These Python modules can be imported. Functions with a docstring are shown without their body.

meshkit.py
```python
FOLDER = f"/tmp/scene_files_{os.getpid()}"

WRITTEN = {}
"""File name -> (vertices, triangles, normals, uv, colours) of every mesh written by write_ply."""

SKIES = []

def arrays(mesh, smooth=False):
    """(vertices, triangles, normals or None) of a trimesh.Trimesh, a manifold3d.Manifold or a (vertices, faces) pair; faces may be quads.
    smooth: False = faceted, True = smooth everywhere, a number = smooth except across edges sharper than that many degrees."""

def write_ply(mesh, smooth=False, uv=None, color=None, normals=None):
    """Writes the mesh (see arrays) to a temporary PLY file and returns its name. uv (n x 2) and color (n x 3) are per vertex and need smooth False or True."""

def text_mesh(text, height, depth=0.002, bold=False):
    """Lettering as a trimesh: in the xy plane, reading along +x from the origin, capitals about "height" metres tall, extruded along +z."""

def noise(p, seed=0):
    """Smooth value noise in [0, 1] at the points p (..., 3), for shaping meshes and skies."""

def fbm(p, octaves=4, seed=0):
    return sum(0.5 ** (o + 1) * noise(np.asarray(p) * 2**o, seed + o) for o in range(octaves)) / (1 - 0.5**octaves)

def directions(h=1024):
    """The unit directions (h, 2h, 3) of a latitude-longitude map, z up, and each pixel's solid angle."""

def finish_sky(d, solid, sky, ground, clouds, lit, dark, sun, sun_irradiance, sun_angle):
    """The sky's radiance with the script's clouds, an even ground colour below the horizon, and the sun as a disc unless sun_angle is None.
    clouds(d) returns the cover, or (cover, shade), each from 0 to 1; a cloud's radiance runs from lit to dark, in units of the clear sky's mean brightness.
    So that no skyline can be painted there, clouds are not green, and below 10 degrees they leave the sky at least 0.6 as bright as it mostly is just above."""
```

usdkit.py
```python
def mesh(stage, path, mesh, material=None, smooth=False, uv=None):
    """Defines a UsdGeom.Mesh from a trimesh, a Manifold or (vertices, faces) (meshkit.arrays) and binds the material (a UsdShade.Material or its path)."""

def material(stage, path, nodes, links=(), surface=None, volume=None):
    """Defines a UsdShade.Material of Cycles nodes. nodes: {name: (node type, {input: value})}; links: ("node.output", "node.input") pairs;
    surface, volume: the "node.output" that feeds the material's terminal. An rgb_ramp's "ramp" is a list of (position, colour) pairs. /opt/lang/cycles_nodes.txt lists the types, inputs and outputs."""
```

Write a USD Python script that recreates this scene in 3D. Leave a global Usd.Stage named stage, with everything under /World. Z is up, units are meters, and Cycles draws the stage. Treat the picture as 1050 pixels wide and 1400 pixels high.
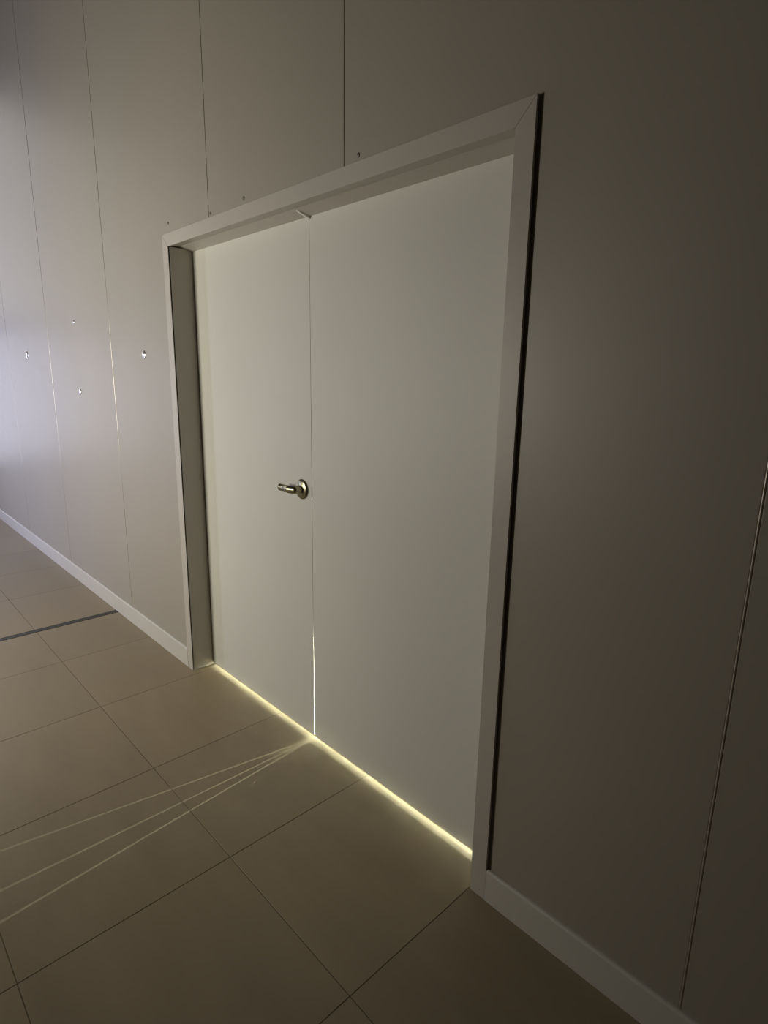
import math
import numpy as np
import trimesh
import manifold3d as m3
import usdkit
from pxr import Usd, UsdGeom, UsdLux, UsdShade, Gf, Sdf

stage = Usd.Stage.CreateInMemory()
UsdGeom.SetStageUpAxis(stage, UsdGeom.Tokens.z)
UsdGeom.SetStageMetersPerUnit(stage, 1.0)
UsdGeom.Xform.Define(stage, "/World")
UsdGeom.Scope.Define(stage, "/World/Looks")

# ------------------------------------------------------------------ camera
# world: x runs right along the door wall, y into it, z up; metres
CAM = np.array([2.7555, -1.2646, 1.533])
RIGHT = np.array([0.68882851, 0.72472185, 0.01713228])
DOWN = np.array([0.17220972, -0.14063259, -0.97496989])
FWD = np.array([-0.70417263, 0.67453741, -0.22167588])
cam = UsdGeom.Camera.Define(stage, "/World/camera")
mm = Gf.Matrix4d(1.0)
for i, a in enumerate((RIGHT, -DOWN, -FWD)):
    mm.SetRow(i, Gf.Vec4d(*map(float, a), 0))
mm.SetRow(3, Gf.Vec4d(*map(float, CAM), 1))
cam.AddTransformOp().Set(mm)
cam.CreateHorizontalApertureAttr(36.0)
cam.CreateVerticalApertureAttr(48.0)
cam.CreateFocalLengthAttr(36.0 * 802.7 / 1050)
cam.CreateClippingRangeAttr(Gf.Vec2f(0.05, 100))
cam.CreateExposureAttr(1.82)

# ------------------------------------------------------------------ lights
def rect_light(name, loc, target, w, h, inten, col):
    L = UsdLux.RectLight.Define(stage, "/World/" + name)
    z = np.array(loc, float) - np.array(target, float); z /= np.linalg.norm(z)
    x = np.cross([0, 0, 1.0], z); x /= np.linalg.norm(x)
    y = np.cross(z, x)
    t = Gf.Matrix4d(1.0)
    for i, a in enumerate((x, y, z)):
        t.SetRow(i, Gf.Vec4d(*map(float, a), 0))
    t.SetRow(3, Gf.Vec4d(*map(float, loc), 1))
    L.AddTransformOp().Set(t)
    L.CreateWidthAttr(w); L.CreateHeightAttr(h)
    L.CreateIntensityAttr(inten); L.CreateColorAttr(Gf.Vec3f(*col))
    return L

# dim daylight through the window of the wall opposite the doors
rect_light("window_light_opposite", (-0.65, -3.16, 1.42), (-0.65, 0, 1.42), 0.98, 0.98, 6.9, (1.0, 0.94, 0.80))
rect_light("window_light_opposite_left", (-3.20, -3.16, 1.10), (-3.20, 0, 1.10), 0.98, 1.65, 4.0, (0.64, 0.67, 1.0))
# cooler daylight through the glazed door at the far end of the hall
rect_light("window_light_end", (-8.06, -0.80, 1.15), (0, -0.80, 1.15), 0.95, 2.0, 1.0, (0.80, 0.80, 1.0))
rect_light("window_light_side", (-8.06, -1.95, 1.15), (0, -1.95, 1.15), 1.1, 2.0, 0.8, (0.82, 0.82, 1.0))
rect_light("window_light_upper", (-8.06, -0.95, 3.85), (0, -0.95, 3.85), 1.3, 3.0, 0.8, (1.0, 0.95, 0.90))
# lamps of the lit room behind the doors
for i, (lx, lz, li) in enumerate(((2.38, 2.3, 1.0), (1.0, 1.9, 1.0), (0.10, 1.6, 1.3))):
    S = UsdLux.SphereLight.Define(stage, "/World/back_room_lamp" + (f"_{i:03d}" if i else ""))
    S.AddTranslateOp().Set(Gf.Vec3d(lx, 9.0, lz))
    S.CreateRadiusAttr(0.04); S.CreateIntensityAttr(32000.0 * li); S.CreateColorAttr(Gf.Vec3f(0.86, 0.97, 0.86))
dome = UsdLux.DomeLight.Define(stage, "/World/sky")
dome.CreateIntensityAttr(0.02)

# ------------------------------------------------------------------ materials
def mat(name, col, rough=0.5, spec=0.5, metallic=0.0, var=0.0, vscale=(3, 3, 3), bump=0.0, bscale=60.0, rnd=0.0, rv=0.0, coat=0.0, crough=0.1):
    """principled with soft tone variation, optional fine bump and tone change from piece to piece"""
    c = np.array(col, float)
    N = {"geo": ("geometry", {}),
         "map": ("mapping", {"scale": vscale}),
         "n": ("noise_texture", {"scale": 1.0, "detail": 5.0, "roughness": 0.6}),
         "r": ("rgb_ramp", {"ramp": [(0.25, tuple(c * (1 - var))), (0.75, tuple(np.clip(c * (1 + var), 0, 1)))]}),
         "p": ("principled_bsdf", {"roughness": rough, "specular_ior_level": spec, "metallic": metallic, "coat_weight": coat, "coat_roughness": crough})}
    K = [("geo.position", "map.vector"), ("map.vector", "n.vector"), ("n.fac", "r.fac")]
    if rnd:
        N["oi"] = ("object_info", {})
        N["mr"] = ("map_range", {"from_min": 0.0, "from_max": 1.0, "to_min": 1 - rnd, "to_max": 1 + rnd})
        N["hv"] = ("hsv", {})
        K += [("oi.random", "mr.value"), ("mr.result", "hv.value"), ("r.color", "hv.color"), ("hv.color", "p.base_color")]
    else:
        K.append(("r.color", "p.base_color"))
    if bump:
        N["bn"] = ("noise_texture", {"scale": bscale, "detail": 2.0})
        N["b"] = ("bump", {"strength": 1.0, "distance": bump})
        K += [("geo.position", "bn.vector"), ("bn.fac", "b.height"), ("b.normal", "p.normal")]
    if rv:
        N["rr"] = ("map_range", {"from_min": 0.3, "from_max": 0.7, "to_min": rough - rv, "to_max": rough + rv, "clamp": True})
        K += [("n.fac", "rr.value"), ("rr.result", "p.roughness")]
    return usdkit.material(stage, "/World/Looks/" + name, N, K, surface="p.BSDF")

M = {}
M["panel"] = mat("painted_panel", (0.37, 0.34, 0.28), 0.50, 0.8, var=0.03, vscale=(1.5, 1.5, 1.0), bump=0.0004, bscale=7.0, coat=0.2, crough=0.32)
M["door"] = mat("door_paint", (0.70, 0.69, 0.635), 0.5, 0.4, var=0.02, vscale=(2, 2, 2))
M["trim"] = mat("trim_paint", (0.53, 0.50, 0.445), 0.42, 0.5, var=0.03, vscale=(4, 4, 4))
M["base"] = mat("baseboard_paint", (0.60, 0.58, 0.52), 0.45, 0.5, var=0.03, vscale=(4, 4, 4))
M["tile"] = mat("beige_tile", (0.335, 0.272, 0.175), 0.42, 0.5, var=0.09, vscale=(2.2, 7, 3), bump=0.0003, bscale=40, rnd=0.05, rv=0.06)
M["grout"] = mat("grout", (0.175, 0.138, 0.092), 0.9, 0.2, var=0.1, vscale=(20, 20, 20))
M["strip"] = mat("floor_strip_metal", (0.045, 0.04, 0.038), 0.5, 0.4, var=0.2, vscale=(30, 30, 30))
M["core"] = mat("dark_core", (0.06, 0.05, 0.04), 0.9, 0.2)
M["dull"] = mat("dull_plaster", (0.13, 0.112, 0.085), 0.7, 0.3, var=0.05)
M["bead"] = mat("bead_satin", (0.46, 0.425, 0.35), 0.28, 0.6, metallic=0.5)
M["chrome"] = mat("polished_handle", (0.36, 0.335, 0.22), 0.26, 0.5, metallic=1.0)
M["cap"] = mat("fixing_cap_gloss", (0.9, 0.9, 0.92), 0.2, 0.6, metallic=0.85)
M["screw"] = mat("dull_screw", (0.22, 0.20, 0.17), 0.6, 0.5, metallic=0.6)
M["seal"] = mat("pale_seal", (0.93, 0.93, 0.90), 0.5, 0.4)
M["white"] = mat("white_room_paint", (0.75, 0.74, 0.70), 0.7, 0.3)

# ------------------------------------------------------------------ helpers
names = {}
def numbered(parent, name):
    k = names.get((parent, name), 0); names[(parent, name)] = k + 1
    return name if k == 0 else f"{name}_{k:03d}"

def tag(prim, label=None, cat=None, group=None, kind=None):
    for k, v in (("label", label), ("category", cat), ("group", group), ("kind", kind)):
        if v: prim.SetCustomDataByKey(k, v)
    return prim

def obj(name, mesh, m, parent="/World", smooth=False, label=None, cat=None, group=None, kind=None):
    path = f"{parent}/{numbered(parent, name)}"
    g = usdkit.mesh(stage, path, mesh, M[m], smooth=smooth)
    tag(g.GetPrim(), label, cat, group, kind)
    return path

def xf(name, loc=(0, 0, 0), parent="/World", **k):
    path = f"{parent}/{numbered(parent, name)}"
    x = UsdGeom.Xform.Define(stage, path)
    if any(loc): x.AddTranslateOp().Set(Gf.Vec3d(*loc))
    tag(x.GetPrim(), **k)
    return path

def box(x0, x1, y0, y1, z0, z1):
    b = trimesh.creation.box((x1 - x0, y1 - y0, z1 - z0))
    b.apply_translation(((x0 + x1) / 2, (y0 + y1) / 2, (z0 + z1) / 2))
    return b

def hull(pts):
    return m3.Manifold.hull_points(np.asarray(pts, float))

def cbox(x0, x1, y0, y1, z0, z1, c=0.002):
    """box with all edges chamfered"""
    P = []
    for x, sx in ((x0, 1), (x1, -1)):
        for y, sy in ((y0, 1), (y1, -1)):
            for z, sz in ((z0, 1), (z1, -1)):
                P += [(x, y + sy * c, z + sz * c), (x + sx * c, y, z + sz * c), (x + sx * c, y + sy * c, z)]
    return hull(P)

def offset_poly(P, d):
    """inward mitre offset of a counter-clockwise polygon"""
    P = np.asarray(P, float); n = len(P); out = []
    for i in range(n):
        a, b, c = P[i - 1], P[i], P[(i + 1) % n]
        e1 = (b - a) / np.linalg.norm(b - a); e2 = (c - b) / np.linalg.norm(c - b)
        n1 = np.array([-e1[1], e1[0]]); n2 = np.array([-e2[1], e2[0]])
        out.append(b + (n1 + n2) * d / (1 + n1 @ n2))
    return np.array(out)

def panel_prism(P, y0, y1, ch, seg=1):
    """polygon in x,z (counter-clockwise seen from the front, -y) extruded from y0 to y1, front edges rounded by ch in seg steps"""
    from shapely.geometry import Polygon
    P = np.asarray(P, float); Q = offset_poly(P, ch); n = len(P)
    rings = []
    for t in np.linspace(0, math.pi / 2, seg + 1):
        R = offset_poly(P, ch * (1 - math.sin(t))) if t < 1.57 else P
        rings.append(np.c_[R[:, 0], np.full(n, y0 + ch * (1 - math.cos(t))), R[:, 1]])
    v = np.vstack(rings + [np.c_[P[:, 0], np.full(n, y1), P[:, 1]]])
    F = []
    for r in range(seg + 1):
        for i in range(n):
            j = (i + 1) % n
            a, b, c, d = r * n + i, r * n + j, (r + 1) * n + j, (r + 1) * n + i
            F += [(a, c, b), (a, d, c)]
    tv, tf = trimesh.creation.triangulate_polygon(Polygon(Q), engine="earcut")
    idx = [int(np.argmin(((Q - t) ** 2).sum(1))) for t in tv]
    for t in tf:
        t = [idx[k] for k in t]
        a, b, c = Q[t[0]], Q[t[1]], Q[t[2]]
        if (b[0] - a[0]) * (c[1] - a[1]) - (b[1] - a[1]) * (c[0] - a[0]) < 0: t = t[::-1]
        F.append(tuple(t)); F.append(tuple((seg + 1) * n + k for k in t[::-1]))
    mesh = trimesh.Trimesh(v, np.array(F), process=False)
    if mesh.volume < 0: mesh.invert()
    return mesh

# ------------------------------------------------------------------ dimensions
W, H = 1.861, 2.10          # door opening
D = 0.105                   # depth of the leaf face behind the wall face
T = 0.04                    # leaf thickness
WT = 0.17                   # wall thickness
CP, CW = 0.012, 0.0547      # casing: how proud, how wide
BH = 0.108                  # baseboard height
XM = 0.912                  # where the leaves meet
TOP = 5.8
XL, XR = -8.0, 5.2
YB = -2.65                   # opposite wall

# ------------------------------------------------------------------ wall with the doors
wall = xf("wall_front", kind="structure", label="tall painted panel wall around the pale double doors")
G = 0.0001
seams = [XL, -6.95, -5.73, -4.51, -3.29, -2.07, -0.845, 0.372, 1.231, 2.465, 3.69, XR]
panel_paths = []
for a, b in zip(seams[:-1], seams[1:]):
    x0, x1 = a + G, b - G
    if x1 < 0 or x0 > W:
        P = [(x0, 0), (x1, 0), (x1, TOP), (x0, TOP)]
    elif x0 < 0:
        P = [(x0, 0), (-0.031, 0), (-0.031, H + 0.031), (x1, H + 0.031), (x1, TOP), (x0, TOP)]
    elif x1 > W:
        P = [(x0, H + 0.031), (W + 0.031, H + 0.031), (W + 0.031, 0), (x1, 0), (x1, TOP), (x0, TOP)]
    else:
        P = [(x0, H + 0.031), (x1, H + 0.031), (x1, TOP), (x0, TOP)]
    panel_paths.append(obj("panel", panel_prism(P, 0.0, 0.05, 0.005, 6), "panel", wall, smooth=30))
def bead(x, z0):
    """rounded cover bead in the joint between two panels"""
    a = np.linspace(0, math.pi, 13)
    return hull([(x - 0.0032 * math.cos(t), 0.0022 - 0.0032 * math.sin(t), z) for z in (z0, TOP) for t in a])
for x in seams[1:-1]:
    obj("joint_bead", bead(x, H + CW + 0.001 if 0 < x < W else BH), "bead", wall, smooth=30)
core = [(XL, 0), (-0.03, 0), (-0.03, H + 0.03), (W + 0.03, H + 0.03), (W + 0.03, 0), (XR, 0), (XR, TOP), (XL, TOP)]
obj("core", panel_prism(core, 0.05, WT, 0.0001), "core", wall)

def panel_at(x):
    for i, (a, b) in enumerate(zip(seams[:-1], seams[1:])):
        if a < x < b: return panel_paths[i]

def dome_cap(x, z, rx, rz, h):
    n = 9
    prof = [(math.sin(t) , h * math.cos(t)) for t in np.linspace(math.pi / 2, 0.02, n)]
    s = trimesh.creation.revolve([(0, -0.001), (1, -0.001)] + prof + [(0, h)], sections=24)
    v = s.vertices.copy()
    s.vertices = np.c_[x + v[:, 0] * rx, -v[:, 2], z + v[:, 1] * rz]
    if s.volume < 0: s.invert()
    return s
for x, z, r, lab in ((-2.687, 1.668, 0.03, "small shiny round cap on the panel wall farthest left, near the picture's edge"),
                     (-0.38, 1.632, 0.02, "small shiny round cap on the wall panel just left of the double doors"),
                     (-1.459, 1.417, 0.018, "small shiny round cap, lower of the two one above the other on a wall panel"),
                     (-1.458, 1.852, 0.012, "tiny shiny round cap, upper of the two one above the other on a wall panel")):
    obj("wall_cap", dome_cap(x, z, r, r * 1.1, 0.006), "cap", smooth=40, label=lab, cat="cap", group="shiny caps on the panel wall")
for x, z, r in ((-0.005, 2.200, 0.006), (0.647, 2.180, 0.008), (1.299, 2.176, 0.007), (0.388, 2.172, 0.006)):
    obj("screw", dome_cap(x, z, r, r, 0.003), "screw", panel_at(x), smooth=40, label="small dull screw head above the door casing")

# ------------------------------------------------------------------ floor
floor = xf("floor", kind="structure", label="beige rectangular tiles with thin dark joints")
obj("grout_bed", box(XL, XR, YB, WT, -0.05, -0.0006), "grout", floor)
SX0, SX1 = -1.116, -1.066   # the dark strip
GX = 0.0011
xs = [XL]
pitch = 0.6045
right = [1.857 + k * pitch for k in range(0, 7)]
lines = [SX1] + [-0.561 + k * pitch for k in range(0, 11) if -0.561 + k * pitch < XR] + [XR]
left = [SX0]
x = -1.770
while x > XL:
    left.append(x); x -= pitch
left.append(XL)
spans = list(zip(lines[:-1], lines[1:])) + [(b, a) for a, b in zip(left[:-1], left[1:])]
ys = [WT, 0.1135, -0.4935, -1.1005, -1.7075, -2.3145, YB]
for a, b in spans:
    for y1, y0 in zip(ys[:-1], ys[1:]):
        if y1 == WT and (b < 0 or a > W): continue
        lo, hi = y0 + GX, y1 - GX
        obj("tile", cbox(a + GX, b - GX, lo, hi, -0.012, 0.0, 0.0008), "tile", floor)
obj("trim_1", cbox(SX0 + 0.002, SX1 - 0.002, YB, -0.0125, -0.012, 0.0008, 0.0006), "strip", kind="structure", label="dark metal strip set into the tiled floor")

# ------------------------------------------------------------------ baseboards
def baseboard(x0, x1):
    t = 0.0125
    prof = [(0, 0), (0, BH), (-0.006, BH), (-0.0095, BH - 0.002), (-t, BH - 0.007), (-t, 0)]
    P = [(x, y, z) for x in (x0, x1) for y, z in prof]
    return hull(P)
obj("baseboard_left", baseboard(XL, -CW - 0.0005), "base", kind="structure", label="pale skirting left of the doors")
obj("baseboard_right", baseboard(W + CW + 0.0005, XR), "base", kind="structure", label="pale skirting right of the doors")

# ------------------------------------------------------------------ doors
door = xf("door_1", kind="structure", label="pale flush double doors in a recessed frame with a lever handle")
def mitred(P, m="trim"):
    obj("casing", panel_prism(P, -CP, -CP + 0.007, 0.0009), m, door)
o = CW
mitred([(-o, 0), (0, 0), (0, H), (-o, H + o)])
mitred([(W, 0), (W + o, 0), (W + o, H + o), (W, H)])
mitred([(0, H), (W, H), (W + o, H + o), (-o, H + o)])
# the recessed back of the casing
s = 0.010
for P in ([(-o + s, 0), (-0.004, 0), (-0.004, H + 0.004), (-o + s, H + o - s)], [(W + 0.004, 0), (W + o - s, 0), (W + o - s, H + o - s), (W + 0.004, H + 0.004)], [(-0.004, H + 0.004), (W + 0.004, H + 0.004), (W + o - s, H + o - s), (-o + s, H + o - s)]):
    obj("casing_back", panel_prism(P, -CP + 0.007, 0.0, 0.0001), "core", door)
# frame lining with a small step half way in, and the stops behind the leaves
yb = 0.046
obj("jamb", box(-0.03, 0.0, -CP + 0.003, WT, 0, H), "trim", door)
obj("jamb", box(W, W + 0.03, -CP + 0.003, WT, 0, H), "trim", door)
for prof in (((-CP + 0.003, H + 0.03), (-CP + 0.003, H + 0.0005), (yb, H + 0.008), (yb, H + 0.03)), ((yb, H + 0.03), (yb, H + 0.0065), (D - 0.002, H - 0.007), (D - 0.002, H + 0.004), (WT, H + 0.004), (WT, H + 0.03))):
    obj("head_lining", hull([(x, y, z) for x in (-0.03, W + 0.03) for y, z in prof]), "trim", door)
ys0 = D + T + 0.001
obj("door_stop", box(0.0, 0.02, ys0, ys0 + 0.02, 0, H), "trim", door)
obj("door_stop", box(W - 0.02, W, ys0, ys0 + 0.02, 0, H), "trim", door)
obj("door_stop", box(0.02, W - 0.02, ys0, ys0 + 0.02, H - 0.02, H + 0.005), "trim", door)

Z0, Z1 = 0.012, H + 0.001
def leaf(side):
    """side -1: left leaf, +1: right leaf; the meeting edges are bevelled to the back and open a little towards the floor"""
    P = []
    for z, g in ((Z0, 0.0032), (0.55, 0.0004), (Z1, 0.0003)):
        for dx, dy in ((0.0012, 0.0), (0.0, 0.0012), (0.0, 0.0035), (0.013, T)):
            P.append((XM + side * (g + dx), D + dy, z))
        xe = 0.003 if side < 0 else W - 0.003
        P += [(xe - side * 0.0015, D, z), (xe, D + 0.0015, z), (xe, D + T, z)]
    return hull(P)
left_leaf = obj("door_leaf", leaf(-1), "door", door)
right_leaf = obj("door_leaf", leaf(1), "door", door)
obj("astragal", box(XM - 0.02, XM + 0.02, D + T + 0.0005, D + T + 0.004, 0.55, H - 0.021), "door", right_leaf)
# pale seal end lying under the head where the leaves meet
obj("seal", hull([(XM + u + k, y, z) for u in (-0.005, 0.005) for y, z, k in ((0.055, H + 0.002, -0.004), (0.055, H + 0.006, -0.004), (D - 0.001, H - 0.016, 0.003), (D - 0.001, H - 0.0065, 0.003))]), "seal", door, label="small pale seal end at the top of the joint")

# lever handle
hx, hz = 0.848, 1.093
def lathe_y(prof, x, z, sec=40):
    """profile (radius, distance out of the leaf) turned about an axis along -y"""
    s = trimesh.creation.revolve(prof, sections=sec)
    v = s.vertices.copy()
    s.vertices = np.c_[x + v[:, 0], D - v[:, 2], z + v[:, 1]]
    if s.volume < 0: s.invert()
    return s
obj("handle_rose", lathe_y([(0, -0.0005), (0.040, -0.0005), (0.041, 0.0015), (0.0405, 0.004), (0.038, 0.007), (0.031, 0.0095), (0.020, 0.011), (0.0155, 0.013), (0.0, 0.013)], hx, hz), "chrome", left_leaf, smooth=35, label="polished round rose")
def tube_hull(pts):
    parts = []
    for (p, r), (q, s_) in zip(pts[:-1], pts[1:]):
        A = m3.Manifold.sphere(1.0, 28)
        a = A.scale((r[0], r[1], r[2])).translate(tuple(p)); b = A.scale((s_[0], s_[1], s_[2])).translate(tuple(q))
        parts.append(m3.Manifold.batch_hull([a, b]))
    return m3.Manifold.batch_boolean(parts, m3.OpType.Add)
Y = lambda k: D - k
lever = tube_hull([((hx, Y(0.010), hz), (0.016, 0.011, 0.016)), ((hx - 0.004, Y(0.034), hz), (0.0165, 0.013, 0.0165)),
                   ((hx - 0.035, Y(0.043), hz - 0.001), (0.0145, 0.012, 0.0160)), ((hx - 0.075, Y(0.036), hz - 0.002), (0.013, 0.0105, 0.0145)),
                   ((hx - 0.098, Y(0.041), hz - 0.001), (0.0115, 0.0095, 0.0145))])
obj("lever", lever, "chrome", left_leaf, smooth=50, label="polished lever pointing left")
obj("latch_bolt", box(XM - 0.0015, XM + 0.0015, D - 0.0006, D + 0.006, hz - 0.028, hz + 0.022), "core", left_leaf, label="dark latch edge in the joint beside the handle")

# ------------------------------------------------------------------ the rest of the hall (behind and beside the camera)
obj("ceiling", box(XL, XR, YB, WT, TOP, TOP + 0.1), "dull", kind="structure", label="plain plaster ceiling")
obj("wall_right", box(XR, XR + 0.1, YB, WT, -0.05, TOP), "dull", kind="structure", label="plain wall at the dark end of the hall")
bk = lambda a, b, c, d: box(a, b, YB - 0.5, YB, c, d)
obj("wall_back", trimesh.util.concatenate([bk(XL, -3.7, 0, TOP), bk(-2.7, -1.15, 0, TOP), bk(-0.15, XR, 0, TOP)] + [bk(a, a + 1.0, c, d) for a, e in ((-3.7, 0.25), (-1.15, 0.90)) for c, d in ((0, e), (1.95, TOP))]), "dull", kind="structure", label="thick plain wall opposite the doors with two deep windows")
ends = lambda a, b, c, d: box(XL - 0.1, XL, a, b, c, d)
obj("wall_left", trimesh.util.concatenate([ends(-0.25, WT, 0, TOP), ends(-2.55, -0.25, 2.2, 2.3), ends(-2.55, -0.25, 5.4, TOP), ends(-2.55, -1.35, 0, 0.15), ends(YB, -2.55, 0, TOP), ends(-2.55, -1.65, 2.3, 5.4)]), "dull", kind="structure", label="plain end wall with a glazed door and windows")
for name, x, e in (("window_1", -1.15, 0.90), ("window_4", -3.7, 0.25)):
    wn = xf(name, kind="structure", label="deep window in the wall opposite the doors")
    for a, b, c, d in ((x, x + 0.04, e, 1.95), (x + 0.96, x + 1.0, e, 1.95), (x + 0.04, x + 0.96, e, e + 0.04), (x + 0.04, x + 0.96, 1.91, 1.95)):
        obj("frame_bar", cbox(a, b, YB - 0.495, YB - 0.455, c, d), "trim", wn)
dn = xf("door_2", kind="structure", label="glazed door at the far end of the hall")
for a, b, c, d in ((-1.35, -1.28, 0, 2.2), (-0.32, -0.25, 0, 2.2), (-1.28, -0.32, 0, 0.15), (-1.28, -0.32, 2.15, 2.2)):
    obj("frame_bar", cbox(XL - 0.045, XL - 0.005, a, b, c, d), "trim", dn)
wn = xf("window_2", kind="structure", label="tall window beside the far glazed door")
for a, b, c, d in ((-2.55, -2.5, 0.15, 2.2), (-1.4, -1.35, 0.15, 2.2), (-2.5, -1.4, 0.15, 0.2), (-2.5, -1.4, 2.15, 2.2)):
    obj("frame_bar", cbox(XL - 0.045, XL - 0.005, a, b, c, d), "trim", wn)

wn = xf("window_3", kind="structure", label="upper window over the far glazed door")
for a, b, c, d in ((-1.65, -1.6, 2.3, 5.4), (-0.3, -0.25, 2.3, 5.4), (-1.6, -0.3, 2.3, 2.35), (-1.6, -0.3, 5.35, 5.4)):
    obj("frame_bar", cbox(XL - 0.045, XL - 0.005, a, b, c, d), "trim", wn)

# ------------------------------------------------------------------ the lit room behind the doors
BX0, BX1, BY = -2.2, 4.4, 9.8
obj("floor_back_room", box(BX0, BX1, WT, BY, -0.05, 0.0), "tile", kind="structure", label="floor of the lit room behind the doors")
obj("ceiling_back_room", box(BX0, BX1, WT, BY, 3.0, 3.1), "white", kind="structure", label="ceiling of the room behind the doors")
obj("wall_back_room_left", box(BX0 - 0.1, BX0, WT, BY, -0.05, 3.1), "white", kind="structure", label="left wall of the room behind the doors")
obj("wall_back_room_right", box(BX1, BX1 + 0.1, WT, BY, -0.05, 3.1), "white", kind="structure", label="right wall of the room behind the doors")
obj("wall_back_room_end", box(BX0 - 0.1, BX1 + 0.1, BY, BY + 0.1, -0.05, 3.1), "white", kind="structure", label="end wall of the room behind the doors")
